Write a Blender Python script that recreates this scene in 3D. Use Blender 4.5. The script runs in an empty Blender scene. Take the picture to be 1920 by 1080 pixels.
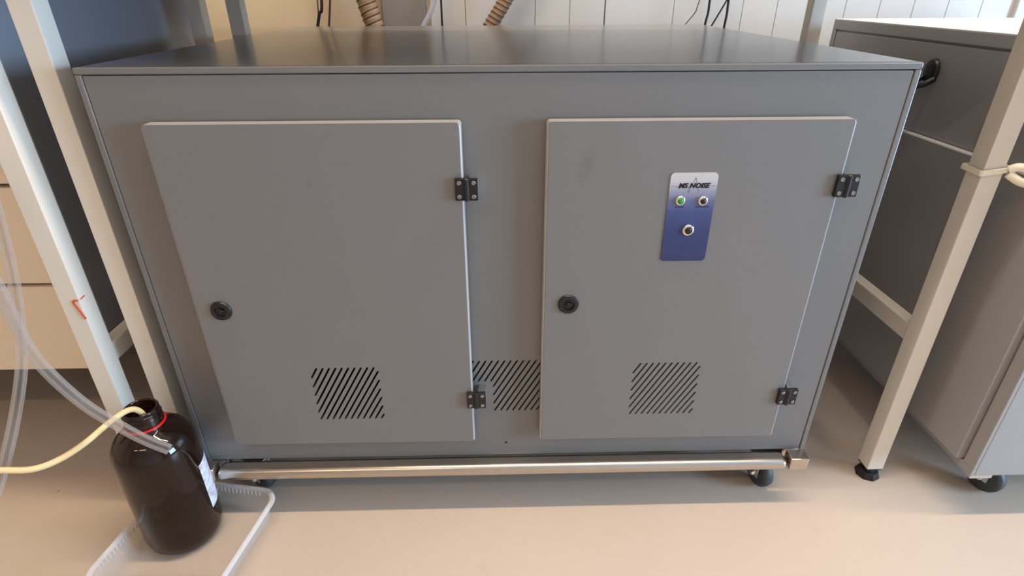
import bpy, bmesh, math, random
from mathutils import Vector, Matrix
random.seed(7)
S = bpy.context.scene
COL = S.collection
PI = math.pi

# ------------------------------------------------------------ camera
FOC, YAW, PITCH, ROLL = 1063.5, 0.0201, 0.4841, -0.0043
cam_d = bpy.data.cameras.new('camera'); cam = bpy.data.objects.new('camera', cam_d); COL.objects.link(cam)
cam_d.sensor_width = 36.0; cam_d.lens = FOC / 1920 * 36.0; cam_d.clip_start = 0.02
_f = Vector((math.sin(YAW)*math.cos(PITCH), math.cos(YAW)*math.cos(PITCH), -math.sin(PITCH)))
_r = Vector((math.cos(YAW), -math.sin(YAW), 0)); _u = _r.cross(_f)
_r2 = math.cos(ROLL)*_r + math.sin(ROLL)*_u; _u2 = -math.sin(ROLL)*_r + math.cos(ROLL)*_u
M = Matrix((_r2, _u2, -_f)).transposed().to_4x4(); M.translation = Vector((-0.0059, -0.7664, 0.8483))
cam.matrix_world = M
S.camera = cam

# ------------------------------------------------------------ world, lights, exposure
W = bpy.data.worlds.new('world'); S.world = W; W.use_nodes = True
W.node_tree.nodes['Background'].inputs[0].default_value = (0.75, 0.85, 1.0, 1)
W.node_tree.nodes['Background'].inputs[1].default_value = 1.0
S.view_settings.view_transform = 'Standard'; S.view_settings.look = 'None'
S.view_settings.gamma = 1.0; S.view_settings.use_curve_mapping = False
S.view_settings.exposure = 0.0
def area(name, loc, rot, sx, sy, power, col):
    l = bpy.data.lights.new(name, 'AREA'); l.shape = 'RECTANGLE'; l.size = sx; l.size_y = sy
    l.energy = power; l.color = col
    o = bpy.data.objects.new(name, l); COL.objects.link(o); o.location = loc; o.rotation_euler = rot
    return o
WARM = (1.0, 0.80, 0.61); WARMER = (1.0, 0.68, 0.42); COOL = (0.46, 0.71, 1.0)
LAMPS = [(0.55, -0.14, 2.60, 2.4, 0.08, 55), (-1.3, -1.9, 2.60, 1.6, 0.12, 17), (1.75, 0.84, 2.60, 1.5, 0.10, 11)]
for i, (x, y, z, sx, sy, pw) in enumerate(LAMPS):
    area('lamp_light', (x, y, z), (0, 0, 0), sx, sy, pw, WARMER if i == 1 else WARM)
area('window_daylight', (3.13, -1.10, 0.88), (0, math.radians(90), 0), 1.0, 1.1, 130, COOL)

# ------------------------------------------------------------ materials
def mat(name, col, rough=0.5, metal=0.0, noise=0.0, nscale=20, bump=0.0, bscale=300, spec=0.5, trans=0.0, ior=1.45, coat=0.0):
    m = bpy.data.materials.new(name); m.use_nodes = True
    nt = m.node_tree; b = nt.nodes['Principled BSDF']
    b.inputs['Base Color'].default_value = (*col, 1); b.inputs['Roughness'].default_value = rough
    b.inputs['Metallic'].default_value = metal; b.inputs['Specular IOR Level'].default_value = spec
    b.inputs['Transmission Weight'].default_value = trans; b.inputs['IOR'].default_value = ior
    b.inputs['Coat Weight'].default_value = coat; b.inputs['Coat Roughness'].default_value = 0.2
    tc = nt.nodes.new('ShaderNodeTexCoord')
    if noise:
        n = nt.nodes.new('ShaderNodeTexNoise'); n.inputs['Scale'].default_value = nscale; n.inputs['Detail'].default_value = 5
        mx = nt.nodes.new('ShaderNodeMix'); mx.data_type = 'RGBA'
        mx.inputs[6].default_value = (*[c*(1-noise) for c in col], 1); mx.inputs[7].default_value = (*[min(1, c*(1+noise)) for c in col], 1)
        nt.links.new(tc.outputs['Object'], n.inputs['Vector']); nt.links.new(n.outputs['Fac'], mx.inputs[0])
        nt.links.new(mx.outputs[2], b.inputs['Base Color'])
    if bump:
        n2 = nt.nodes.new('ShaderNodeTexNoise'); n2.inputs['Scale'].default_value = bscale; n2.inputs['Detail'].default_value = 3
        bp = nt.nodes.new('ShaderNodeBump'); bp.inputs['Strength'].default_value = bump; bp.inputs['Distance'].default_value = 0.001
        nt.links.new(tc.outputs['Object'], n2.inputs['Vector']); nt.links.new(n2.outputs['Fac'], bp.inputs['Height'])
        nt.links.new(bp.outputs['Normal'], b.inputs['Normal'])
    return m
def clear_mat(name, tint, body, fac, rough=0.15, edge=0.35):
    """translucent plastic: mostly see-through, whiter and glossier towards grazing view"""
    m = bpy.data.materials.new(name); m.use_nodes = True; nt = m.node_tree
    out = nt.nodes['Material Output']; b = nt.nodes['Principled BSDF']
    b.inputs['Base Color'].default_value = (*body, 1); b.inputs['Roughness'].default_value = rough
    t = nt.nodes.new('ShaderNodeBsdfTransparent'); t.inputs[0].default_value = (*tint, 1)
    lw = nt.nodes.new('ShaderNodeLayerWeight'); lw.inputs[0].default_value = 0.45
    ma = nt.nodes.new('ShaderNodeMath'); ma.operation = 'MULTIPLY_ADD'
    ma.inputs[1].default_value = edge; ma.inputs[2].default_value = fac
    nt.links.new(lw.outputs['Facing'], ma.inputs[0])
    ms = nt.nodes.new('ShaderNodeMixShader')
    nt.links.new(ma.outputs[0], ms.inputs[0]); nt.links.new(t.outputs[0], ms.inputs[1]); nt.links.new(b.outputs[0], ms.inputs[2])
    nt.links.new(ms.outputs[0], out.inputs['Surface'])
    return m
GREY = mat('grey_powder_coat', (0.180, 0.173, 0.168), 0.38, noise=0.02, nscale=4, bump=0.03, bscale=900, coat=0.22)
GREY_GLOSS = mat('grey_semi_gloss_coat', (0.190, 0.184, 0.180), 0.30, noise=0.02, nscale=4, bump=0.03, bscale=900, coat=0.6)
GREY_DOOR = mat('grey_door_coat', (0.194, 0.186, 0.180), 0.36, noise=0.02, nscale=4, bump=0.03, bscale=900, coat=0.22)
GREY_PALE = mat('pale_grey_powder_coat', (0.335, 0.327, 0.325), 0.38, noise=0.02, nscale=4, bump=0.03, bscale=900, coat=0.22)
GREY_DARK = mat('dark_grey_laminate', (0.36, 0.38, 0.44), 0.62, noise=0.03, nscale=6)
BLACK = mat('black_plastic', (0.010, 0.010, 0.012), 0.38)
SLOT_DARK = mat('slot_dark_black', (0.008, 0.007, 0.007), 0.95)  # black sheet behind the vents, standing in for the shade inside the slots
RUBBER = mat('black_rubber', (0.013, 0.013, 0.015), 0.6)
WHEEL = mat('grey_castor_rubber', (0.045, 0.052, 0.060), 0.5)
STEEL = mat('brushed_stainless', (0.56, 0.50, 0.44), 0.28, metal=1.0, noise=0.06, nscale=60)
CHROME = mat('chrome', (0.85, 0.83, 0.80), 0.10, metal=1.0)
ZINC = mat('zinc_plate', (0.62, 0.61, 0.60), 0.35, metal=1.0)
SCREW = mat('screw_steel', (0.30, 0.29, 0.28), 0.35, metal=0.9)
CREAM = mat('cream_leg_paint', (0.77, 0.705, 0.61), 0.42, noise=0.04, nscale=14)
CREAM_DRAWER = mat('cream_drawer_front', (0.86, 0.72, 0.55), 0.5, noise=0.02, nscale=8)
LEGGREY = mat('grey_leg_paint', (0.22, 0.22, 0.23), 0.45, noise=0.03, nscale=10)
TOPWHITE = mat('white_top', (0.80, 0.79, 0.76), 0.35, noise=0.02, nscale=6)
LEDGE_LIGHT = mat('ledge_light_paint', (0.80, 0.78, 0.76), 0.35)
LIT_EDGE = mat('lit_edge_paint', (0.42, 0.40, 0.38), 0.30, coat=0.4)  # lamp light on the door edges, put into the colour
BENCHTOP = mat('pale_bench_top', (0.55, 0.53, 0.50), 0.4, noise=0.03, nscale=10)
WALL = mat('beige_wall_paint', (0.82, 0.665, 0.46), 0.85, noise=0.03, nscale=5)
WALL2 = mat('pale_wall_paint', (0.62, 0.60, 0.57), 0.85, noise=0.03, nscale=5)
BOARD = mat('white_board_paint', (0.62, 0.615, 0.60), 0.45, noise=0.02, nscale=5)
GREY_STRIP = mat('grey_beige_strip', (0.24, 0.225, 0.205), 0.6, noise=0.04, nscale=6)
CEIL = mat('white_ceiling', (0.75, 0.74, 0.72), 0.9, noise=0.02)
PLINTH = mat('brown_kick_board', (0.16, 0.125, 0.095), 0.6, noise=0.06, nscale=9)
AMBER = mat('amber_glass', (0.070, 0.030, 0.020), 0.05, trans=0.86, ior=1.45)
RED = mat('red_plastic', (0.45, 0.008, 0.010), 0.35)
CREAM_TUBE = mat('cream_rubber_tube', (0.80, 0.62, 0.33), 0.35, noise=0.03)
HOSE = mat('brown_hose_wall', (0.34, 0.225, 0.14), 0.4, noise=0.10, nscale=40)
HOSE_RIB = mat('dark_hose_rib', (0.085, 0.052, 0.030), 0.35)
HOSE_SEAM = mat('pale_hose_seam', (0.62, 0.55, 0.45), 0.35)
CABLE = mat('black_cable', (0.010, 0.009, 0.013), 0.45)
CABLE_BROWN = mat('brown_cable', (0.060, 0.030, 0.026), 0.45)
CABLE_GREY = mat('grey_cable', (0.10, 0.105, 0.11), 0.45)
TIE = mat('ivory_nylon', (0.93, 0.86, 0.68), 0.4)
GREEN = mat('green_lens', (0.03, 0.30, 0.03), 0.25)
DARKRED = mat('dark_red_lens', (0.035, 0.008, 0.006), 0.25)
BUTTON = mat('dark_button', (0.018, 0.010, 0.012), 0.3)
INK = mat('black_print', (0.006, 0.006, 0.012), 0.5)
INK_GREY = mat('grey_print', (0.22, 0.22, 0.25), 0.5)
INK_BLUE = mat('navy_print', (0.020, 0.028, 0.095), 0.5)
ORANGE = mat('orange_marker', (0.62, 0.085, 0.020), 0.6)
TRAY = clear_mat('frosted_plastic', (0.96, 0.95, 0.93), (0.82, 0.80, 0.78), 0.13, 0.30, 0.25)
TRAY_RIM = clear_mat('frosted_rim', (0.95, 0.94, 0.93), (0.85, 0.82, 0.80), 0.40, 0.30, 0.35)
TUBE = clear_mat('clear_pvc', (0.93, 0.91, 0.89), (0.74, 0.71, 0.69), 0.03, 0.06, 0.50)
GLASS = clear_mat('window_glass', (0.97, 0.98, 0.98), (0.8, 0.8, 0.8), 0.03, 0.02, 0.15)
FOILCLEAR = clear_mat('pale_clear_tube', (0.95, 0.96, 0.98), (0.75, 0.78, 0.85), 0.35, 0.1, 0.4)

def label_paper():
    m = mat('label_paper', (0.74, 0.75, 0.84), 0.6)
    nt = m.node_tree; b = nt.nodes['Principled BSDF']
    tc = nt.nodes.new('ShaderNodeTexCoord'); mp = nt.nodes.new('ShaderNodeMapping'); mp.inputs['Scale'].default_value = (1, 1, 2.6)
    v = nt.nodes.new('ShaderNodeTexNoise'); v.inputs['Scale'].default_value = 70; v.inputs['Detail'].default_value = 2
    r = nt.nodes.new('ShaderNodeValToRGB'); r.color_ramp.elements[0].position = 0.40; r.color_ramp.elements[1].position = 0.52
    r.color_ramp.elements[0].color = (0.50, 0.51, 0.60, 1); r.color_ramp.elements[1].color = (0.76, 0.77, 0.86, 1)
    nt.links.new(tc.outputs['Object'], mp.inputs[0]); nt.links.new(mp.outputs[0], v.inputs['Vector'])
    nt.links.new(v.outputs['Fac'], r.inputs[0]); nt.links.new(r.outputs[0], b.inputs['Base Color'])
    return m
LABEL = label_paper()

def panel_print():
    """printed fade from silver to blue, part of the sticker's artwork (z is object height)"""
    m = mat('control_print', (0.1, 0.15, 0.4), 0.35); nt = m.node_tree; b = nt.nodes['Principled BSDF']
    tc = nt.nodes.new('ShaderNodeTexCoord'); sp = nt.nodes.new('ShaderNodeSeparateXYZ')
    mr = nt.nodes.new('ShaderNodeMapRange'); mr.inputs[1].default_value = -0.065; mr.inputs[2].default_value = 0.065
    r = nt.nodes.new('ShaderNodeValToRGB'); e = r.color_ramp.elements
    e[0].position = 0.0; e[0].color = (0.028, 0.040, 0.125, 1)
    e[1].position = 1.0; e[1].color = (0.60, 0.58, 0.56, 1)
    for p_, c_ in ((0.35, (0.034, 0.050, 0.150)), (0.58, (0.058, 0.082, 0.21)), (0.70, (0.135, 0.150, 0.28)), (0.80, (0.31, 0.31, 0.40)), (0.87, (0.48, 0.47, 0.50)), (0.93, (0.58, 0.56, 0.56))):
        el = e.new(p_); el.color = (*c_, 1)
    nt.links.new(tc.outputs['Object'], sp.inputs[0]); nt.links.new(sp.outputs['Z'], mr.inputs[0])
    nt.links.new(mr.outputs[0], r.inputs[0]); nt.links.new(r.outputs[0], b.inputs['Base Color'])
    return m
PANEL = panel_print()

def floor_mat():
    m = mat('beige_lino', (0.66, 0.57, 0.48), 0.42); nt = m.node_tree; b = nt.nodes['Principled BSDF']
    tc = nt.nodes.new('ShaderNodeTexCoord')
    n = nt.nodes.new('ShaderNodeTexNoise'); n.inputs['Scale'].default_value = 2.2; n.inputs['Detail'].default_value = 6
    r = nt.nodes.new('ShaderNodeValToRGB'); r.color_ramp.elements[0].position = 0.3; r.color_ramp.elements[1].position = 0.7
    r.color_ramp.elements[0].color = (0.555, 0.45, 0.360, 1); r.color_ramp.elements[1].color = (0.60, 0.495, 0.405, 1)
    n2 = nt.nodes.new('ShaderNodeTexNoise'); n2.inputs['Scale'].default_value = 14; n2.inputs['Detail'].default_value = 4
    r2 = nt.nodes.new('ShaderNodeValToRGB'); r2.color_ramp.elements[0].position = 0.24; r2.color_ramp.elements[1].position = 0.34
    r2.color_ramp.elements[0].color = (0.78, 0.74, 0.68, 1); r2.color_ramp.elements[1].color = (1, 1, 1, 1)
    n3 = nt.nodes.new('ShaderNodeTexVoronoi'); n3.inputs['Scale'].default_value = 7
    r3 = nt.nodes.new('ShaderNodeValToRGB'); r3.color_ramp.elements[0].position = 0.012; r3.color_ramp.elements[1].position = 0.03
    r3.color_ramp.elements[0].color = (0.55, 0.45, 0.38, 1); r3.color_ramp.elements[1].color = (1, 1, 1, 1)
    mx = nt.nodes.new('ShaderNodeMix'); mx.data_type = 'RGBA'; mx.blend_type = 'MULTIPLY'; mx.inputs[0].default_value = 0.5
    mx2 = nt.nodes.new('ShaderNodeMix'); mx2.data_type = 'RGBA'; mx2.blend_type = 'MULTIPLY'; mx2.inputs[0].default_value = 0.7
    for nn in (n, n2, n3): nt.links.new(tc.outputs['Object'], nn.inputs['Vector'])
    nt.links.new(n.outputs['Fac'], r.inputs[0]); nt.links.new(n2.outputs['Fac'], r2.inputs[0]); nt.links.new(n3.outputs['Distance'], r3.inputs[0])
    nt.links.new(r.outputs[0], mx.inputs[6]); nt.links.new(r2.outputs[0], mx.inputs[7])
    nt.links.new(mx.outputs[2], mx2.inputs[6]); nt.links.new(r3.outputs[0], mx2.inputs[7])
    nt.links.new(mx2.outputs[2], b.inputs['Base Color'])
    return m
FLOOR = floor_mat()

def smudged_door():
    """door paint with the faint finger stains seen near the top of each door"""
    m = GREY_DOOR.copy(); m.name = 'grey_door_coat_stained'; nt = m.node_tree; b = nt.nodes['Principled BSDF']
    src = b.inputs['Base Color'].links[0].from_socket
    tc = nt.nodes.new('ShaderNodeTexCoord'); prev = src
    for (cx, cz, rx, rz, amt) in ((0.110, 0.640, 0.013, 0.032, 0.22), (-0.262, 0.618, 0.008, 0.011, 0.15)):
        sp = nt.nodes.new('ShaderNodeMapping'); sp.vector_type = 'TEXTURE'
        sp.inputs['Location'].default_value = (cx, 0, cz); sp.inputs['Scale'].default_value = (rx, 10, rz)
        sp.inputs['Rotation'].default_value = (0, math.radians(20), 0)
        g = nt.nodes.new('ShaderNodeTexGradient'); g.gradient_type = 'SPHERICAL'
        n = nt.nodes.new('ShaderNodeTexNoise'); n.inputs['Scale'].default_value = 60
        mm = nt.nodes.new('ShaderNodeMath'); mm.operation = 'MULTIPLY'
        m3 = nt.nodes.new('ShaderNodeMath'); m3.operation = 'MULTIPLY'; m3.inputs[1].default_value = amt * 2
        mx = nt.nodes.new('ShaderNodeMix'); mx.data_type = 'RGBA'; mx.inputs[7].default_value = (0.07, 0.055, 0.048, 1)
        nt.links.new(tc.outputs['Object'], sp.inputs[0]); nt.links.new(sp.outputs[0], g.inputs[0])
        nt.links.new(tc.outputs['Object'], n.inputs['Vector'])
        nt.links.new(g.outputs['Fac'], mm.inputs[0]); nt.links.new(n.outputs['Fac'], mm.inputs[1])
        nt.links.new(mm.outputs[0], m3.inputs[0]); nt.links.new(m3.outputs[0], mx.inputs[0])
        nt.links.new(prev, mx.inputs[6]); prev = mx.outputs[2]
    nt.links.new(prev, b.inputs['Base Color'])
    return m
DOOR_STAINED = smudged_door()

# ------------------------------------------------------------ helpers
def link(name, me, mats, parent=None, loc=None, smooth=False):
    o = bpy.data.objects.new(name, me); COL.objects.link(o)
    if not isinstance(mats, (list, tuple)): mats = [mats]
    for m in mats: me.materials.append(m)
    if smooth:
        for p in me.polygons: p.use_smooth = True
    if parent is not None: o.parent = parent
    if loc is not None: o.location = loc
    return o
def from_bm(name, bm, mats, parent=None, smooth=False, auto=None, loc=None):
    bmesh.ops.recalc_face_normals(bm, faces=bm.faces)
    me = bpy.data.meshes.new(name); bm.to_mesh(me); bm.free()
    o = link(name, me, mats, parent, loc, smooth or auto is not None)
    if auto is not None:
        me.set_sharp_from_angle(angle=math.radians(auto))
        for p in me.polygons:          # big square faces stay flat, only the rounded edges are smooth
            if max(abs(c) for c in p.normal) > 0.9999: p.use_smooth = False
    return o
def box(bm, x0, x1, y0, y1, z0, z1, bev=0.0, seg=2, mi=0):
    """an axis-aligned box added to bm, its edges rounded by bev"""
    t = bmesh.new()
    vs = [t.verts.new((x, y, z)) for x in (x0, x1) for y in (y0, y1) for z in (z0, z1)]
    for f in ((0,1,3,2),(4,6,7,5),(0,4,5,1),(2,3,7,6),(0,2,6,4),(1,5,7,3)): t.faces.new([vs[i] for i in f])
    if bev: bmesh.ops.bevel(t, geom=t.edges[:], offset=bev, segments=seg, affect='EDGES', profile=0.5)
    merge(bm, t, mi)
def merge(bm, t, mi=0):
    mp = {v: bm.verts.new(v.co) for v in t.verts}
    for f in t.faces:
        try:
            nf = bm.faces.new([mp[v] for v in f.verts]); nf.material_index = mi
        except ValueError: pass
    t.free()
def boxo(name, x0, x1, y0, y1, z0, z1, m, parent=None, bev=0.002, seg=2):
    bm = bmesh.new(); box(bm, x0, x1, y0, y1, z0, z1, bev, seg)
    return from_bm(name, bm, m, parent, auto=40)
def frames(pts):
    P = [Vector(p) for p in pts]; T = []
    for i in range(len(P)):
        a = P[max(i-1, 0)]; b = P[min(i+1, len(P)-1)]; T.append((b-a).normalized())
    n = T[0].cross(Vector((0.13, 0.31, 0.94)));  n.normalize(); out = []
    for i in range(len(P)):
        n = (n - T[i]*n.dot(T[i])).normalized(); out.append((P[i], n, T[i].cross(n)))
    return out
def smooth_path(ctrl, n=12):
    P = [Vector(c) for c in ctrl]; P = [P[0]*2-P[1]] + P + [P[-1]*2-P[-2]]; out = []
    for i in range(1, len(P)-2):
        for k in range(n):
            t = k/n; a, b, c, d = P[i-1], P[i], P[i+1], P[i+2]
            out.append(0.5*((2*b)+(c-a)*t+(2*a-5*b+4*c-d)*t*t+(3*b-a-3*c+d)*t**3))
    out.append(P[-2]); return out
def tube(bm, pts, r, seg=12, inner=None, mi=0, radii=None):
    """swept tube; with `inner` it is a hollow pipe with open annular ends"""
    fr = frames(pts); rings = []
    def ring(rad_f, rev=False):
        L = []
        for i, (p, n, b) in enumerate(fr):
            rr = rad_f(i)
            L.append([bm.verts.new(p + n*(rr*math.cos(2*PI*k/seg)) + b*(rr*math.sin(2*PI*k/seg))) for k in range(seg)])
        for i in range(len(L)-1):
            for k in range(seg):
                q = [L[i][k], L[i][(k+1)%seg], L[i+1][(k+1)%seg], L[i+1][k]]
                f = bm.faces.new(q[::-1] if rev else q); f.material_index = mi
        return L
    L = ring((lambda i: radii[i]) if radii else (lambda i: r))
    if inner:
        K = ring(lambda i: inner, True)
        for e in (0, -1):
            for k in range(seg): f = bm.faces.new([L[e][k], L[e][(k+1)%seg], K[e][(k+1)%seg], K[e][k]]); f.material_index = mi
    else:
        for e in (0, -1): f = bm.faces.new(L[e]); f.material_index = mi
def tubeo(name, ctrl, r, m, parent=None, seg=12, inner=None, n=12):
    bm = bmesh.new(); tube(bm, smooth_path(ctrl, n), r, seg, inner)
    return from_bm(name, bm, m, parent, smooth=True)
def lathe(bm, prof, seg=48, mi=0, axis='Z', cap=True):
    L = []
    for (r, z) in prof:
        row = []
        for k in range(seg):
            a = 2*PI*k/seg; c = (r*math.cos(a), r*math.sin(a), z)
            if axis == 'Y': c = (r*math.cos(a), z, r*math.sin(a))
            if axis == 'X': c = (z, r*math.cos(a), r*math.sin(a))
            row.append(bm.verts.new(c))
        L.append(row)
    for i in range(len(L)-1):
        for k in range(seg):
            f = bm.faces.new([L[i][k], L[i][(k+1)%seg], L[i+1][(k+1)%seg], L[i+1][k]]); f.material_index = mi
    if cap:
        for e in (0, -1): f = bm.faces.new(L[e]); f.material_index = mi
def shift(bm, v, start=0):
    bm.verts.ensure_lookup_table()
    for q in bm.verts[start:]: q.co += Vector(v)
def plate(outline, holes, y0, y1, bev=0.0):
    """a flat plate in the XZ plane with real holes; front face at y0 < y1; returns a bmesh. Outline's front edge is rounded."""
    cu = bpy.data.curves.new('plate', 'CURVE'); cu.dimensions = '2D'; cu.fill_mode = 'BOTH'; cu.extrude = (y1-y0)/2
    for poly in [outline] + holes:
        s = cu.splines.new('POLY'); s.points.add(len(poly)-1); s.use_cyclic_u = True
        for p, (x, z) in zip(s.points, poly): p.co = (x, z, 0, 1)
    ob = bpy.data.objects.new('plate', cu); COL.objects.link(ob)
    me = bpy.data.meshes.new_from_object(ob.evaluated_get(bpy.context.evaluated_depsgraph_get()))
    bpy.data.objects.remove(ob); bpy.data.curves.remove(cu)
    bm = bmesh.new(); bm.from_mesh(me); bpy.data.meshes.remove(me)
    bmesh.ops.remove_doubles(bm, verts=bm.verts, dist=1e-6)
    for v in bm.verts: v.co = Vector((v.co.x, -v.co.z + (y0+y1)/2, v.co.y))
    if bev:
        key = {(round(x, 5), round(z, 5)) for x, z in outline}
        on = lambda v: (round(v.co.x, 5), round(v.co.z, 5)) in key and abs(v.co.y-y0) < 1e-5
        ed = [e for e in bm.edges if on(e.verts[0]) and on(e.verts[1]) and len(e.link_faces) == 2 and e.calc_face_angle(0) > 1]
        bmesh.ops.bevel(bm, geom=ed, offset=bev, segments=4, affect='EDGES', profile=0.5)
    return bm
def rrect(x0, x1, z0, z1, r, n=4):
    out = []
    for cx, cz, a0 in ((x1-r, z1-r, 0), (x0+r, z1-r, 90), (x0+r, z0+r, 180), (x1-r, z0+r, 270)):
        for k in range(n+1):
            a = math.radians(a0+90*k/n); out.append((cx+r*math.cos(a), cz+r*math.sin(a)))
    return out
def slot(a, b, w):
    (ax, az), (bx, bz) = a, b; d = Vector((bx-ax, bz-az)).normalized(); n = Vector((-d.y, d.x)); h = w/2; out = []
    for c, s in ((Vector(b), 1), (Vector(a), -1)):
        for k in range(5):
            t = math.radians(90 - 45*k); out.append(tuple(c + s*(n*(h*math.sin(t)) + d*(h*math.cos(t)))))
    return out
def clip_slots(poly_test, x_start, z_ref, pitch, n, zlo, zhi):
    """60-degree slots crossing z_ref at x_start + k*pitch, cut where poly_test is true"""
    T = math.tan(math.radians(60)); res = []
    for k in range(n):
        x0 = x_start + k*pitch; inside = []
        for i in range(221):
            z = zlo + (zhi-zlo)*i/220; x = x0 + (z-z_ref)/T
            if poly_test(x, z): inside.append((x, z))
        if len(inside) > 6: res.append((inside[0], inside[-1]))
    return res
def thing(name, label, cat, loc=(0, 0, 0), group=None):
    o = bpy.data.objects.new(name, None); COL.objects.link(o); o.location = loc; o.empty_display_size = 0.05
    o['label'] = label; o['category'] = cat
    if group: o['group'] = group
    return o
def tag(o, label, cat, group=None):
    o['label'] = label; o['category'] = cat
    if group: o['group'] = group
    return o
def struct(o): o['kind'] = 'structure'; return o
def text(name, s, size, m, parent, loc, bold=0.0, shear=0.0, xs=1.0, rot=(PI/2, 0, 0), width=None):
    cu = bpy.data.curves.new(name, 'FONT'); cu.body = s; cu.size = size; cu.extrude = 0.0002; cu.offset = bold; cu.shear = shear
    cu.align_x = 'CENTER'; cu.align_y = 'CENTER'; cu.resolution_u = 3
    ob = bpy.data.objects.new(name, cu); COL.objects.link(ob)
    me = bpy.data.meshes.new_from_object(ob.evaluated_get(bpy.context.evaluated_depsgraph_get()))
    bpy.data.objects.remove(ob); bpy.data.curves.remove(cu)
    if width:
        xsn = [v.co.x for v in me.vertices]; k = width/(max(xsn)-min(xsn))
        for v in me.vertices: v.co.x *= k
    me.name = name
    o = link(name, me, m, parent, loc); o.rotation_euler = rot
    return o

# ------------------------------------------------------------ setting
ROOM = (-3.2, 3.2, -3.4, 1.05)
struct(boxo('floor', -3.3, 3.3, -3.5, 1.15, -0.05, 0.0, FLOOR, bev=0))
struct(boxo('ceiling', -3.3, 3.3, -3.5, 1.15, 2.75, 2.80, CEIL, bev=0))
struct(boxo('wall_left', -3.3, -3.2, -3.5, 1.15, 0.0, 2.75, WALL, bev=0))
struct(boxo('wall_front', -3.2, 3.2, -3.5, -3.4, 0.0, 2.75, WALL2, bev=0))
wb = struct(boxo('wall_back', -3.2, 3.2, 1.06, 1.15, 0.0, 2.75, WALL, bev=0))
# right wall with a window opening (y -1.70..-0.45, z 0.36..1.40)
bm = bmesh.new()
box(bm, 3.2, 3.3, -3.5, -1.70, 0, 2.75); box(bm, 3.2, 3.3, -0.45, 1.15, 0, 2.75)
box(bm, 3.2, 3.3, -1.70, -0.45, 0, 0.36); box(bm, 3.2, 3.3, -1.70, -0.45, 1.40, 2.75)
struct(from_bm('wall_right', bm, WALL2))
bm = bmesh.new()
for y in (-1.70, -1.105, -0.51): box(bm, 3.19, 3.29, y, y+0.06, 0.36, 1.40, 0.004)
for z in (0.36, 1.34): box(bm, 3.19, 3.29, -1.70, -0.45, z, z+0.06, 0.004)
win = struct(from_bm('window_1', bm, BOARD, auto=40))
for ya, yb in ((-1.64, -1.105), (-1.045, -0.51)): boxo('pane', 3.25, 3.256, ya, yb, 0.42, 1.34, GLASS, win, bev=0)
# white upright boards on the back wall (0.1 m pitch), each one a piece of the wall
bm = bmesh.new(); box(bm, 0.0004, 0.0996, 0, 0.0155, 0, 2.75, 0.0016, 2)
b0 = from_bm('wall_board', bm, BOARD, wb, auto=40); first = True
for k in range(21):
    x = -0.200 + 0.1*k
    if first: b = b0; first = False
    else: b = b0.copy(); COL.objects.link(b); b.parent = wb
    b.location = (x, 1.045, 0)
    if k == 5: b.location = (x+0.0025, 1.045, 0)
# grey upright strip between the beige wall and the boards
struct(boxo('trim_1', -0.335, -0.212, 1.020, 1.06, 0, 2.75, GREY_STRIP, bev=0.004))
struct(boxo('trim_2', 1.495, 1.56, 1.030, 1.046, 0, 2.75, BOARD, bev=0.003))
# ceiling lamps (above the frame)
for i, (x, y, z, sx, sy, pw) in enumerate(LAMPS):
    t = thing('ceiling_light', ['linear ceiling lamp above the front edge of the workbench', 'linear ceiling lamp over the open floor behind the camera', 'short linear ceiling lamp near the white boarded wall'][i], 'lamp', (x, y, 2.75))
    bm = bmesh.new(); box(bm, -sx/2-.03, sx/2+.03, -sy/2-.02, sy/2+.02, -0.14, 0.0, 0.004)
    from_bm('housing', bm, CEIL, t, auto=40)

# ------------------------------------------------------------ castors
def castor(parent, x, y, ztop, r=0.030, yaw=0.0):
    bm = bmesh.new()
    box(bm, -0.024, 0.024, -0.024, 0.024, ztop-0.004, ztop, 0.001, 1)
    n0 = len(bm.verts); lathe(bm, [(0.012, ztop-0.016), (0.012, ztop-0.004)], 20)
    for s in (-1, 1):
        box(bm, s*0.014-0.0015, s*0.014+0.0015, -0.012, 0.014, r-0.006, ztop-0.012, 0.001, 1)
    box(bm, -0.0155, 0.0155, -0.014, 0.014, ztop-0.018, ztop-0.014, 0.001, 1)
    c = from_bm('castor', bm, ZINC, parent, auto=40); c.location = (x, y, 0); c.rotation_euler = (0, 0, yaw)
    bm = bmesh.new()
    lathe(bm, [(0.006, -0.011), (r-0.006, -0.011), (r-0.001, -0.008), (r, -0.003), (r, 0.003), (r-0.001, 0.008), (r-0.006, 0.011), (0.006, 0.011)], 32, axis='X')
    shift(bm, (0, 0, r)); from_bm('wheel', bm, WHEEL, c, auto=50)
    bm = bmesh.new(); lathe(bm, [(0.004, -0.021), (0.0055, -0.019), (0.0055, 0.019), (0.004, 0.021)], 14, axis='X')
    shift(bm, (0, 0, r)); from_bm('axle', bm, CHROME, c, auto=50)
    return c

# ------------------------------------------------------------ main two-door cabinet
CZ = 0.105; H = 0.659; D = 0.90; HW = 0.54
cab = thing('equipment_cabinet', 'wide grey steel cabinet with two slotted doors under the workbench', 'cabinet', (0, 0, 0))
bm = bmesh.new()
box(bm, -HW, HW, 0.0075, D, CZ, CZ+H, 0.002)
from_bm('body', bm, GREY_GLOSS, cab, auto=40)
# folded sheet edges around the front opening
T_ = 0.0085
bm = bmesh.new()
box(bm, -HW, HW, 0.0, 0.012, CZ+H-T_, CZ+H, 0.0016)
box(bm, -HW, -HW+T_, 0.0, 0.012, CZ, CZ+H-T_, 0.0016); box(bm, HW-T_, HW, 0.0, 0.012, CZ, CZ+H-T_, 0.0016)
from_bm('front_rim', bm, GREY, cab, auto=40)
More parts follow.
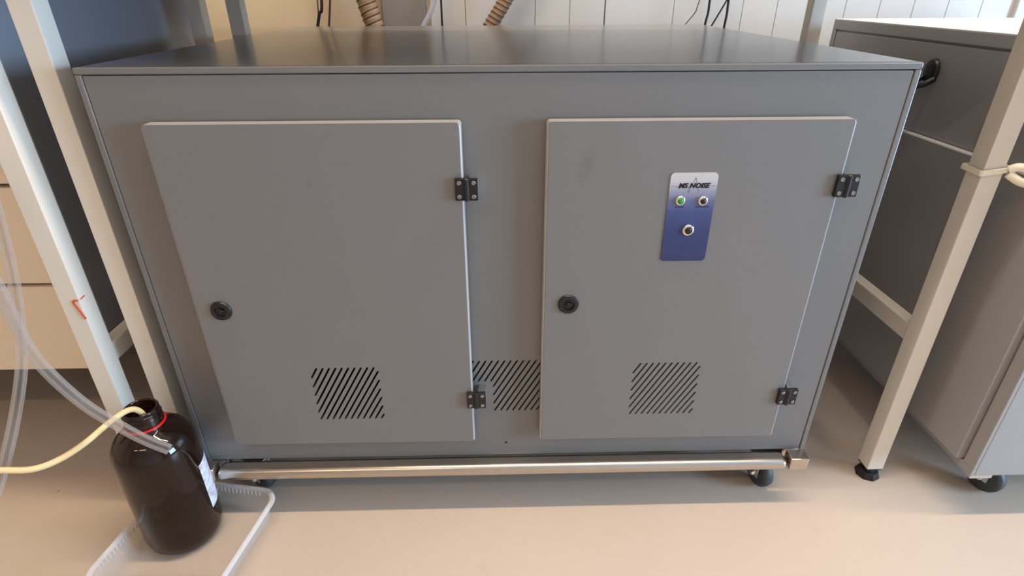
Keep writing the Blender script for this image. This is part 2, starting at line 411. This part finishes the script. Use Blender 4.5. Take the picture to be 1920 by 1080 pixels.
# front sheet with the middle vent cut into it
def mid_test(x, z): return 0.2065 < z < 0.3095 and -0.075 < x < 0.075 and not (x < -0.0225 and z < 0.2685)
ms = clip_slots(mid_test, -0.075-0.0005, 0.3095, 0.01035, 24, 0.20, 0.315)
bm = plate(rrect(-HW+T_+0.0012, HW-T_-0.0012, CZ+0.001, CZ+H-T_-0.0014, 0.002), [slot(a, b, 0.0031) for a, b in ms], 0.0012, 0.0058)
fp = from_bm('front_panel', bm, GREY, cab)
bm = bmesh.new(); box(bm, -0.10, 0.10, 0.0059, 0.0072, 0.18, 0.34); from_bm('vent_dark', bm, SLOT_DARK, fp)
bm = bmesh.new(); lathe(bm, [(0.0018, 0.0004), (0.0018, 0.0014)], 12, axis='Y'); shift(bm, (-0.002, 0, 0.134)); from_bm('rivet_hole', bm, BLACK, fp)
# doors
def door(name_x0, x1, x0, zt, zb, vent_x, lock, tilt=0.0):
    def tst(x, z): return vent_x < x < vent_x+0.1075 and 0.2125 < z < 0.3155
    sl = clip_slots(tst, vent_x+0.0100-0.06, 0.3155, 0.0101, 24, 0.205, 0.32)
    bm = plate(rrect(x0, x1, zb, zt, 0.005), [slot(a, b, 0.0031) for a, b in sl], -0.0205, -0.0015, 0.0034)
    bm.normal_update()
    for f in bm.faces:      # pale rim colour stands in for light caught on the door edges
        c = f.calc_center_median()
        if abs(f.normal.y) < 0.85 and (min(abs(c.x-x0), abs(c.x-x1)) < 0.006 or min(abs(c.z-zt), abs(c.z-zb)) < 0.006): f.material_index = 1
    d = from_bm('door', bm, [DOOR_STAINED, LIT_EDGE], cab, auto=35)
    bm = bmesh.new(); box(bm, vent_x-0.01, vent_x+0.1175, -0.0014, -0.0006, 0.205, 0.325); from_bm('vent_dark', bm, SLOT_DARK, d)
    # round black quarter-turn lock with a recessed square drive
    bm = bmesh.new()
    lathe(bm, [(0.0155, 0.001), (0.0158, -0.0015), (0.0148, -0.0035), (0.0115, -0.0046), (0.0088, -0.0046), (0.0078, -0.002), (0.0065, -0.0015)], 36, axis='Y')
    tb = bmesh.new(); box(tb, -0.0036, 0.0036, -0.0048, -0.001, -0.0036, 0.0036, 0.0008, 1); bmesh.ops.rotate(tb, verts=tb.verts, cent=(0, 0, 0), matrix=Matrix.Rotation(math.radians(30), 3, 'Y')); merge(bm, tb)
    shift(bm, (lock[0], -0.0205, lock[1])); from_bm('lock', bm, BLACK, d, auto=30)
    return d
d1 = door('l', -0.0562, -0.4655, 0.6975, 0.1590, -0.3135, (-0.4265, 0.4245))
d2 = door('r', 0.4617, 0.0557, 0.6975, 0.1587, 0.2050, (0.0940, 0.4272))
# hinges
def hinge(x, z, name='hinge'):
    bm = bmesh.new(); y = -0.0207
    box(bm, x-0.0155, x-0.0015, y-0.0065, y, z-0.0155, z+0.0155, 0.0012, 2)
    box(bm, x+0.0015, x+0.0155, y-0.0065, y, z-0.0155, z+0.0155, 0.0012, 2)
    tb = bmesh.new(); lathe(tb, [(0.0028, -0.016), (0.0042, -0.0148), (0.0042, 0.0148), (0.0028, 0.016)], 16); shift(tb, (x, y-0.0048, z)); merge(bm, tb)
    h = from_bm('hinge', bm, BLACK, cab, auto=40)
    boxo('spacer', x+0.003, x+0.0155, y, 0.0015, z-0.0150, z+0.0118, ZINC, h, 0.0008, 1)
    for sx in (-1, 1):
        for sz in (-1, 1):
            bm = bmesh.new(); lathe(bm, [(0.0030, 0.0), (0.0030, -0.0006), (0.0026, -0.0010), (0.0014, -0.0010), (0.0010, -0.0004)], 14, axis='Y')
            shift(bm, (x+sx*0.0098, y-0.0065, z+sz*0.0096)); from_bm('screw', bm, SCREW, h, auto=30)
for hx, hz in ((-0.0520, 0.6095), (-0.0505, 0.2505), (0.4680, 0.6090), (0.4665, 0.2470)): hinge(hx, hz)
# control panel on the right door
bm = plate(rrect(-0.0325, 0.0325, -0.0655, 0.0655, 0.006, 6), [], -0.0012, 0.0)
cp = from_bm('control_panel', bm, PANEL, cab, loc=(0.2575, -0.0206, 0.5630)); cp['label'] = 'silver to blue printed control panel'
def lamp(x, z, lens, nm, r=0.0062):
    bm = bmesh.new()
    lathe(bm, [(r+0.0008, 0.0), (r+0.0008, -0.0012), (r, -0.0028), (r*0.72, -0.0034), (r*0.66, -0.0024)], 28, axis='Y', cap=False)
    lathe(bm, [(r*0.68, -0.0022), (r*0.62, -0.0034), (r*0.40, -0.0046), (r*0.12, -0.0050)], 24, mi=1, axis='Y')
    shift(bm, (x, -0.0012, z)); return from_bm(nm, bm, [CHROME, lens], cp, auto=50)
lamp(-0.0155, 0.0268, GREEN, 'indicator_lamp')['label'] = 'green indicator lamp in chrome bezel'
lamp(0.0160, 0.0262, DARKRED, 'indicator_lamp')['label'] = 'dark red indicator lamp in chrome bezel'
lamp(0.0015, -0.0170, BUTTON, 'push_button', 0.0078)['label'] = 'dark push button in chrome ring'
text('lettering', 'MS NOISE', 0.0095, INK, cp, (0.0005, -0.0014, 0.0475), bold=0.00045, shear=0.25, width=0.0440)
# heartbeat-like pulse line behind the lettering, and the thin prints under the lamps
def stroke(bm, a, b, w):
    d = (Vector(b)-Vector(a)).normalized(); n = Vector((-d.y, d.x))*w/2
    q = [Vector(a)+n, Vector(b)+n, Vector(b)-n, Vector(a)-n]
    bm.faces.new([bm.verts.new((c.x, -0.00135, c.y)) for c in q])
bm = bmesh.new()
pl = [(-0.0305, 0.0470), (-0.0230, 0.0470), (-0.0215, 0.0455), (-0.0068, 0.0470), (-0.0058, 0.0380), (0.0020, 0.0590), (0.0085, 0.0380), (0.0105, 0.0470), (0.0235, 0.0472), (0.0305, 0.0472)]
for a, b in zip(pl[:2]+pl[3:6], pl[1:3]+pl[4:7]): stroke(bm, a, b, 0.0008)
stroke(bm, pl[8], pl[9], 0.0010)
from_bm('pulse_line', bm, INK_GREY, cp)
for a, b, w in (((-0.0215, 0.0172), (-0.0095, 0.0172), 0.0016), ((0.0065, 0.0172), (0.0265, 0.0172), 0.0016), ((-0.0025, -0.0455), (0.0, -0.0435), 0.0022)):
    bm = bmesh.new(); stroke(bm, a, b, w); from_bm('small_print', bm, INK_BLUE, cp)
# stainless base frame with corner blocks, castors
fr = boxo('base_frame', -0.512, 0.502, -0.030, 0.004, 0.0805, 0.1040, STEEL, cab, 0.0108, 7)
for s in (-1, 1): boxo('side_rail', s*0.52-0.015, s*0.52+0.015, 0.006, 0.88, 0.081, 0.1045, STEEL, fr, 0.004, 3)
boxo('rear_rail', -0.505, 0.505, 0.88, 0.91, 0.081, 0.1045, STEEL, fr, 0.004, 3)
for x0, x1 in ((0.503, 0.535), (-0.540, -0.513)):
    cb = boxo('corner_block', x0, x1, -0.031, -0.006, 0.0860, 0.1110, STEEL, fr, 0.002, 2)
castor(cab, 0.484, 0.024, 0.0805, 0.030, 0.25)
castor(cab, -0.470, 0.040, 0.0805, 0.030, 1.0)
castor(cab, -0.480, 0.865, 0.0805, 0.030, 0.3); castor(cab, 0.480, 0.865, 0.0805, 0.030, -0.4)

# ------------------------------------------------------------ workbench above the cabinet
LS = 0.031
def leg(parent, x0, y0, m=CREAM, zt=0.862, ztip=0.026, s=LS):
    l = boxo('leg', x0, x0+s, y0, y0+s, ztip, zt, m, parent, 0.0016, 2)
    bm = bmesh.new()
    lathe(bm, [(0.0215, 0.0), (0.022, 0.003), (0.018, 0.013), (0.011, 0.016), (0.008, 0.024)], 8)
    box(bm, -s/2+.0008, s/2-.0008, -s/2+.0008, s/2-.0008, 0.0225, 0.0262, 0.0008, 1)
    shift(bm, (x0+s/2, y0+s/2, 0)); f = from_bm('foot', bm, RUBBER, l, auto=30); f['label'] = 'black rubber foot'
    return l
bench = thing('workbench', 'workbench on cream square legs standing over the two-door cabinet', 'workbench', (0, 0, 0))
boxo('bench_top', -0.612, 0.740, -0.004, 0.650, 0.862, 0.900, BENCHTOP, bench, 0.004)
lB = leg(bench, -0.6055, 0.020); lC = leg(bench, 0.6935, 0.024)
leg(bench, -0.590, 0.605); leg(bench, 0.694, 0.625)
boxo('side_rail', -0.589, -0.576, 0.051, 0.605, 0.302, 0.334, CREAM, bench, 0.003)
boxo('side_rail', 0.697, 0.721, 0.055, 0.625, 0.302, 0.336, CREAM, bench, 0.003)
# neighbouring bench on the left
bench2 = thing('workbench', 'left workbench whose cream leg carries an orange mark', 'workbench', (0, 0, 0))
boxo('bench_top', -2.30, -0.628, -0.004, 0.830, 0.862, 0.900, BENCHTOP, bench2, 0.004)  # unseen rear part lengthened to shade the drawer unit's side
lA = leg(bench2, -0.6775, 0.000); leg(bench2, -0.6750, 0.605); leg(bench2, -2.29, 0.0); leg(bench2, -2.29, 0.605)
boxo('side_rail', -0.674, -0.650, 0.031, 0.605, 0.302, 0.336, CREAM, bench2, 0.003)
bm = bmesh.new()   # bent orange pen mark wrapping the leg's corner
e = 0.0006
xr = -0.6775+LS
tube(bm, smooth_path([(xr-0.001, -e, 0.402), (xr-0.005, -e, 0.416), (xr-0.0095, -e, 0.430), (xr-0.0080, -e, 0.4335), (xr-0.002, -e, 0.4345)], 5), 0.0016, 6)
tube(bm, [(xr-0.003, -e, 0.4343), (xr+e, 0.003, 0.4352), (xr+e, 0.012, 0.436)], 0.0009, 6)
from_bm('orange_mark', bm, ORANGE, lA, smooth=True)['label'] = 'orange bent mark on the leg'

# ------------------------------------------------------------ drawer unit under the left bench
du = thing('drawer_unit', 'cream drawer unit with dark grey side hung under the left bench', 'drawer unit', (0, 0, 0))
DX1, DY0, DY1, DZ0 = -0.742, 0.150, 0.778, 0.215
boxo('carcass', -1.42, DX1, DY0, DY1, DZ0, 0.862, GREY_DARK, du, 0.002)
DZ = [0.217, 0.3985, 0.577, 0.755]
for i in range(3):
    d = boxo('drawer', -1.418, DX1-0.0015, DY0-0.020, DY0-0.001, DZ[i], DZ[i+1]-0.007, CREAM_DRAWER, du, 0.0015)
boxo('drawer', -1.418, DX1-0.0015, DY0-0.020, DY0-0.001, DZ[3], 0.860, CREAM_DRAWER, du, 0.0015)
kb = boxo('kick_board', -2.2, -0.72, 0.50, 0.518, 0.0, 0.20, PLINTH, None, 0.002)
tag(kb, 'low brown board standing on the floor in the shade behind the drawers', 'board')

# ------------------------------------------------------------ right cabinet
rc = thing('equipment_cabinet', 'grey cabinet with pale top and black pull beside the right bench leg', 'cabinet', (0, 0, 0))
RX0, RX1, RY0, RY1, RZ0, RZ1 = 0.8055, 1.62, -0.066, 0.718, 0.0985, 0.783
boxo('body', RX0, RX1, RY0, RY1, RZ0, RZ1-0.001, GREY_PALE, rc, 0.003)
boxo('top_sheet', RX0-0.005, RX1, RY0, RY1, RZ1-0.0005, RZ1+0.0012, TOPWHITE, rc, 0.0005)  # thin white sheet, paler than the grey body below
# raised rim of the side around the recessed panels
bm = bmesh.new(); RT = 0.0055
box(bm, RX0-RT, RX0+0.001, RY0, RY1, RZ1-0.0215, RZ1, 0.0015); box(bm, RX0-RT, RX0+0.001, RY0, RY1, RZ0, RZ0+0.0145, 0.0015)
box(bm, RX0-RT, RX0+0.001, RY0, RY0+0.0235, RZ0+0.0145, RZ1-0.0215, 0.0015); box(bm, RX0-RT, RX0+0.001, RY1-0.016, RY1, RZ0+0.0145, RZ1-0.0215, 0.0015)
from_bm('side_rim', bm, GREY_PALE, rc, auto=40)
up = boxo('upper_panel', RX0-0.0040, RX0+0.001, RY0+0.026, RY1-0.019, 0.600, RZ1-0.0250, GREY_PALE, rc, 0.0015)
boxo('lower_panel', RX0-0.0170, RX0+0.001, RY0+0.026, RY1-0.019, RZ0+0.0170, 0.5955, GREY_PALE, rc, 0.0022, 3)
boxo('painted_ledge_light', RX0-0.0172, RX0+0.001, RY0+0.026, RY1-0.019, 0.5957, 0.5990, LEDGE_LIGHT, rc, 0.0008, 2)['label'] = 'pale strip painted as light on the panel ledge'  # pale colour stands in for overhead light on the lower panel's top edge
# black folding pull: oval escutcheon and a swung-out bail
bm = bmesh.new()
lathe(bm, [(0.0225, 0.0), (0.0225, -0.004), (0.020, -0.007), (0.010, -0.008)], 32, axis='X')
for v in bm.verts: v.co.y *= 0.78
shift(bm, (RX0-0.0040, 0.338, 0.7110)); h = from_bm('pull_handle', bm, BLACK, up, auto=40)
tubeo('bail', [(RX0-0.008, 0.322, 0.700), (RX0-0.026, 0.325, 0.689), (RX0-0.036, 0.338, 0.685), (RX0-0.026, 0.352, 0.689), (RX0-0.008, 0.354, 0.700)], 0.0052, BLACK, None, 10).parent = h
castor(rc, 0.905, 0.000, RZ0, 0.032, 0.35); castor(rc, 1.50, 0.00, RZ0, 0.032, 0.2)
castor(rc, 0.880, 0.650, RZ0, 0.032, 0.9); castor(rc, 1.50, 0.650, RZ0, 0.032, 0.2)
boxo('castor_bracket', 0.808, 0.848, -0.060, -0.020, RZ0-0.012, RZ0, ZINC, rc, 0.001, 1)

# ------------------------------------------------------------ bottle, tray, tubes
BX, BY, BR = -0.5683, -0.0640, 0.0611
tr = thing('plastic_tray', 'shallow frosted clear plastic tray on the floor under the brown bottle', 'tray', (0, 0, 0))
TA = math.radians(-9.5)
tcx, tcy = -0.537, -0.109; TW, TL = 0.218, 0.222
def tr_ring(wx, wy, r, z, n=6):
    L = []
    for sx, sy, a0 in ((1, 1, 0), (-1, 1, 90), (-1, -1, 180), (1, -1, 270)):
        for k in range(n+1):
            a = math.radians(a0+90*k/n); x = sx*(wx/2-r)+r*math.cos(a); y = sy*(wy/2-r)+r*math.sin(a)
            L.append((tcx+x*math.cos(TA)-y*math.sin(TA), tcy+x*math.sin(TA)+y*math.cos(TA), z))
    return L
def skin(bm, rings, close0=False, close1=False, mi=0):
    R_ = [[bm.verts.new(c) for c in r] for r in rings]; n = len(R_[0])
    for a, b in zip(R_, R_[1:]):
        for k in range(n): f = bm.faces.new([a[k], a[(k+1)%n], b[(k+1)%n], b[k]]); f.material_index = mi
    if close0: bm.faces.new(R_[0][::-1]).material_index = mi
    if close1: bm.faces.new(R_[-1]).material_index = mi
bm = bmesh.new()
skin(bm, [tr_ring(0.182, 0.186, 0.020, 0.0006), tr_ring(0.190, 0.194, 0.024, 0.004), tr_ring(TW-0.012, TL-0.012, 0.028, 0.046)], True)
skin(bm, [tr_ring(0.178, 0.182, 0.018, 0.0026), tr_ring(0.187, 0.191, 0.022, 0.0055), tr_ring(TW-0.0145, TL-0.0145, 0.027, 0.046)], True)
from_bm('basin', bm, TRAY, tr, auto=60)
bm = bmesh.new()
skin(bm, [tr_ring(TW-0.015, TL-0.015, 0.027, 0.0455), tr_ring(TW-0.012, TL-0.012, 0.028, 0.050), tr_ring(TW-0.006, TL-0.006, 0.030, 0.0515), tr_ring(TW, TL, 0.032, 0.0495), tr_ring(TW+0.001, TL+0.001, 0.032, 0.044), tr_ring(TW-0.003, TL-0.003, 0.031, 0.0435)])
from_bm('rim', bm, TRAY_RIM, tr, auto=60)
bm = bmesh.new()   # row of little teeth moulded under the rim
rr = tr_ring(TW-0.0165, TL-0.0165, 0.026, 0.041, 3)
for a, b in zip(rr, rr[1:]+rr[:1]):
    L = math.dist(a, b); n = max(1, int(L/0.0072)) if L > 0.05 else 0
    for k in range(n):
        c = Vector(a).lerp(Vector(b), (k+.5)/n); box(bm, c.x-0.0011, c.x+0.0011, c.y-0.0011, c.y+0.0011, c.z-0.0045, c.z+0.004)
o = from_bm('rim_tooth', bm, TRAY_RIM, tr); o['kind'] = 'stuff'

bt = thing('reagent_bottle', 'wide brown glass bottle standing open in the clear plastic tray', 'bottle', (BX, BY, 0.0030))
bm = bmesh.new()
prof = [(0.030, 0.0015), (0.044, 0.0), (0.053, 0.004), (0.0585, 0.012), (BR, 0.026), (BR, 0.190), (0.0605, 0.200), (0.0575, 0.212), (0.051, 0.224), (0.041, 0.2335), (0.031, 0.2385), (0.0262, 0.2420), (0.0255, 0.2440), (0.0255, 0.2740), (0.0245, 0.2755)]
inn = [(0.0225, 0.2755), (0.0215, 0.2740), (0.0215, 0.2420), (0.028, 0.2360), (0.040, 0.2295), (0.049, 0.2205), (0.0550, 0.209), (0.0578, 0.198), (0.0583, 0.190), (0.0583, 0.027), (0.0555, 0.014), (0.048, 0.0065), (0.030, 0.0055)]
lathe(bm, prof+inn, 64)
from_bm('glass', bm, AMBER, bt, smooth=True)
bm = bmesh.new()   # screw thread on the neck
pts = []
for k in range(2*40+1):
    a = 2*PI*k/40; pts.append((0.0258*math.cos(a), 0.0258*math.sin(a), 0.2530+0.0165*k/80))
tube(bm, pts, 0.0013, 6)
from_bm('screw_thread', bm, AMBER, bt, smooth=True)
bm = bmesh.new(); lathe(bm, [(0.0262, 0.2455), (0.0285, 0.2450), (0.0296, 0.2462), (0.0296, 0.2482), (0.0280, 0.2492), (0.0262, 0.2490), (0.0262, 0.2455)], 48, cap=False)
from_bm('neck_ring', bm, RED, bt, smooth=True)['label'] = 'red ring round the bottle neck'
bm = bmesh.new(); n = 24; a0, a1 = math.radians(-4), math.radians(96)
rows = [[bm.verts.new(((BR+rr_)*math.cos(a0+(a1-a0)*k/n), (BR+rr_)*math.sin(a0+(a1-a0)*k/n), z)) for k in range(n+1)] for z, rr_ in ((0.060, 0.0004), (0.156, 0.0004))]
for k in range(n): bm.faces.new([rows[0][k], rows[0][k+1], rows[1][k+1], rows[1][k]])
from_bm('paper_label', bm, LABEL, bt, smooth=True)['label'] = 'white paper label with faint grey print'
bm = bmesh.new()   # liquid
lathe(bm, [(0.030, 0.0062), (0.047, 0.0072), (0.055, 0.0148), (0.0578, 0.027), (0.0578, 0.090)], 48)
o = from_bm('liquid', bm, mat('brown_liquid', (0.10, 0.050, 0.035), 0.08, trans=0.6, ior=1.33), bt, auto=50)
tag(tubeo('clear_tube', [(-0.5771, -0.1859, 0.5981), (-0.5809, -0.1805, 0.5437), (-0.5854, -0.1722, 0.4519), (-0.5619, -0.1637, 0.3723), (-0.5262, -0.1548, 0.3153), (-0.4997, -0.1557, 0.2932), (-0.4775, -0.1538, 0.2761)], 0.0072, TUBE, None, 16, 0.0046), 'clear plastic tube ending cut across the shoulder of the brown bottle', 'tube')
tag(tubeo('clear_tube', [(-0.6759, -0.0284, 0.6358), (-0.677, -0.0388, 0.5731), (-0.6738, -0.0587, 0.5031), (-0.6737, -0.0807, 0.4398), (-0.6723, -0.1082, 0.3875), (-0.6777, -0.1429, 0.3321), (-0.6889, -0.1771, 0.2774), (-0.6981, -0.2008, 0.2427)], 0.0072, TUBE, None, 16, 0.0046), 'clear plastic tube hanging down the left edge beside the drawers', 'tube')
tag(tubeo('cream_tube', [(-0.6846, -0.2077, 0.2947), (-0.6682, -0.2037, 0.2921), (-0.6345, -0.1964, 0.2857), (-0.6106, -0.1799, 0.2859), (-0.5851, -0.1583, 0.2957), (-0.5680, -0.115, 0.3020), (-0.5620, -0.085, 0.2930), (-0.5600, -0.070, 0.2650), (-0.560, -0.062, 0.215), (-0.561, -0.060, 0.12)], 0.0043, CREAM_TUBE, None, 14, 0.0026), 'cream rubber tube running from the left edge into the bottle mouth', 'tube')

# ------------------------------------------------------------ cable tie on the right leg
tie = thing('cable_tie', 'ivory nylon tie knotted round the right cream bench leg', 'cable tie', (0.709, 0.040, 0.611))
bm = bmesh.new()
lp = [(-0.0195, 0.019, 0.000), (-0.0195, -0.016, -0.001), (-0.0175, -0.0185, -0.001), (0.016, -0.0190, 0.004), (0.0195, -0.016, 0.004), (0.0195, 0.016, 0.003), (0.016, 0.0195, 0.002), (-0.016, 0.0195, 0.001)]
rings = []
for (x, y, z) in lp:
    d = Vector((x, y, 0)).normalized()*0.0016
    rings.append([(x, y, z-0.0042), (x+d.x, y+d.y, z-0.0036), (x+d.x, y+d.y, z+0.0036), (x, y, z+0.0042)])
R_ = [[bm.verts.new(c) for c in r] for r in rings]
for i in range(len(R_)):
    a, b = R_[i], R_[(i+1) % len(R_)]
    for k in range(4): bm.faces.new([a[k], a[(k+1)%4], b[(k+1)%4], b[k]])
from_bm('band', bm, TIE, tie, auto=50)
bm = bmesh.new(); tube(bm, smooth_path([(0.0185, -0.018, 0.004), (0.026, -0.022, 0.009), (0.036, -0.024, 0.008), (0.046, -0.022, 0.002), (0.058, -0.018, 0.000)], 6), 0.006, 10)
from_bm('knot', bm, TIE, tie, smooth=True)
bm = bmesh.new(); tube(bm, smooth_path([(0.020, -0.019, -0.001), (0.028, -0.024, -0.007), (0.038, -0.026, -0.012), (0.056, -0.024, -0.017)], 6), 0.0062, 10)
from_bm('tail', bm, TIE, tie, smooth=True)

# ------------------------------------------------------------ hoses and cables behind the cabinet
def hose(ctrl, r, label, pitch):
    t = thing('ribbed_hose', label, 'hose', (0, 0, 0), None)
    raw = [Vector(p) for p in smooth_path(ctrl, 40)]; cum = [0.0]
    for a, b in zip(raw, raw[1:]): cum.append(cum[-1]+(b-a).length)
    path = []; j = 0; m = int(cum[-1]/0.003)      # even 3 mm steps so the ribs are evenly spaced
    for i in range(m+1):
        d = cum[-1]*i/m
        while j < len(raw)-2 and cum[j+1] < d: j += 1
        path.append(raw[j].lerp(raw[j+1], (d-cum[j])/max(1e-9, cum[j+1]-cum[j])))
    L = sum((Vector(b)-Vector(a)).length for a, b in zip(path, path[1:])); n = len(path)
    s = 0; rad = []
    for i in range(n):
        if i: s += (Vector(path[i])-Vector(path[i-1])).length
        rad.append(r*(1-0.05*(0.5+0.5*math.cos(2*PI*s/pitch))))
    bm = bmesh.new(); tube(bm, path, r, 20, None, 0, rad); from_bm('hose_wall', bm, HOSE, t, smooth=True)
    fr = frames(path); pts = []; s = 0; K = int(L/pitch*22)
    for i in range(K+1):
        u = i/K*(n-1); j = min(int(u), n-2); w = u-j
        p = fr[j][0].lerp(fr[j+1][0], w); nn = fr[j][1].lerp(fr[j+1][1], w).normalized(); bb = fr[j][2].lerp(fr[j+1][2], w).normalized()
        a = 2*PI*i/22; pts.append(p+nn*(r*1.0*math.cos(a))+bb*(r*1.0*math.sin(a)))
    bm = bmesh.new(); tube(bm, pts, 0.0014, 6); from_bm('spiral_rib', bm, HOSE_RIB, t, smooth=True)
    return t
hose([(-0.4154, 0.972, 1.0677), (-0.3651, 0.972, 0.8251), (-0.3573, 0.972, 0.7938), (-0.3492, 0.972, 0.7631), (-0.3108, 0.972, 0.6181)], 0.0255, 'thick brown ribbed hose behind the cabinet in front of the beige wall', 0.016)
hose([(0.1535, 0.975, 1.0317), (0.0150, 0.975, 0.8235), (-0.0059, 0.975, 0.7921), (-0.0272, 0.975, 0.7614), (-0.1126, 0.975, 0.6381)], 0.019, 'thin brown ribbed hose slanting down before the white boards', 0.013)
def cable(ctrl, r, m, label):
    tag(tubeo('cable', ctrl, r, m, None, 8), label, 'cable')
cable([(-0.4630, 0.965, 1.0626), (-0.4828, 0.965, 0.8257), (-0.4937, 0.965, 0.7933), (-0.5028, 0.965, 0.7642), (-0.5474, 0.965, 0.6210)], 0.0042, CABLE, 'thick black cable before the beige wall, left of the thick hose')
cable([(-0.4816, 0.985, 1.0748), (-0.4999, 0.985, 0.8255), (-0.5023, 0.985, 0.7927), (-0.5085, 0.985, 0.7633), (-0.5396, 0.985, 0.6165)], 0.0022, CABLE_GREY, 'thin grey cable touching the thick black one before the beige wall')
cable([(-0.4155, 0.980, 1.0707), (-0.4638, 0.980, 0.8254), (-0.4702, 0.980, 0.7927), (-0.4762, 0.980, 0.7633), (-0.5060, 0.980, 0.6163)], 0.0028, CABLE_BROWN, 'brown upright cable between the black cable and the thick hose')
cable([(-0.1570, 0.975, 1.0742), (-0.1612, 0.975, 0.8242), (-0.1618, 0.975, 0.7915), (-0.1621, 0.975, 0.7621), (-0.1638, 0.975, 0.6121)], 0.0030, CABLE, 'single black upright cable between the two brown hoses')
cable([(0.6162, 0.985, 1.0631), (0.5533, 0.985, 0.8212), (0.5458, 0.985, 0.7919), (0.5204, 0.985, 0.7582), (0.4304, 0.985, 0.6382)], 0.0016, CABLE_GREY, 'thin curved grey cable left of the black cables by the boards')
cable([(0.5702, 0.955, 1.0715), (0.5716, 0.955, 0.8215), (0.5717, 0.955, 0.7927), (0.5670, 0.955, 0.7568), (0.5474, 0.955, 0.6081)], 0.0032, CABLE, 'straight black cable before the white boards, left of the crossing pair')
cable([(0.7384, 0.970, 1.0515), (0.6272, 0.970, 0.8276), (0.6096, 0.970, 0.7921), (0.5903, 0.970, 0.7545), (0.5218, 0.970, 0.6211)], 0.0024, CABLE, 'slanting black cable crossing before the white boards')
cable([(0.6265, 0.992, 1.0705), (0.6364, 0.992, 0.8207), (0.6377, 0.992, 0.7873), (0.6354, 0.992, 0.7476), (0.6268, 0.992, 0.5979)], 0.0034, CABLE, 'rightmost thick black cable hanging before the white boards')
tag(tubeo('clear_tube', [(-0.0836, 0.990, 1.0541), (-0.1816, 0.990, 0.8241), (-0.1957, 0.990, 0.7911), (-0.2142, 0.990, 0.7616), (-0.2939, 0.990, 0.6344)], 0.0075, FOILCLEAR, None, 12, 0.005), 'clear tube behind the cabinet beside the grey upright strip', 'tube')
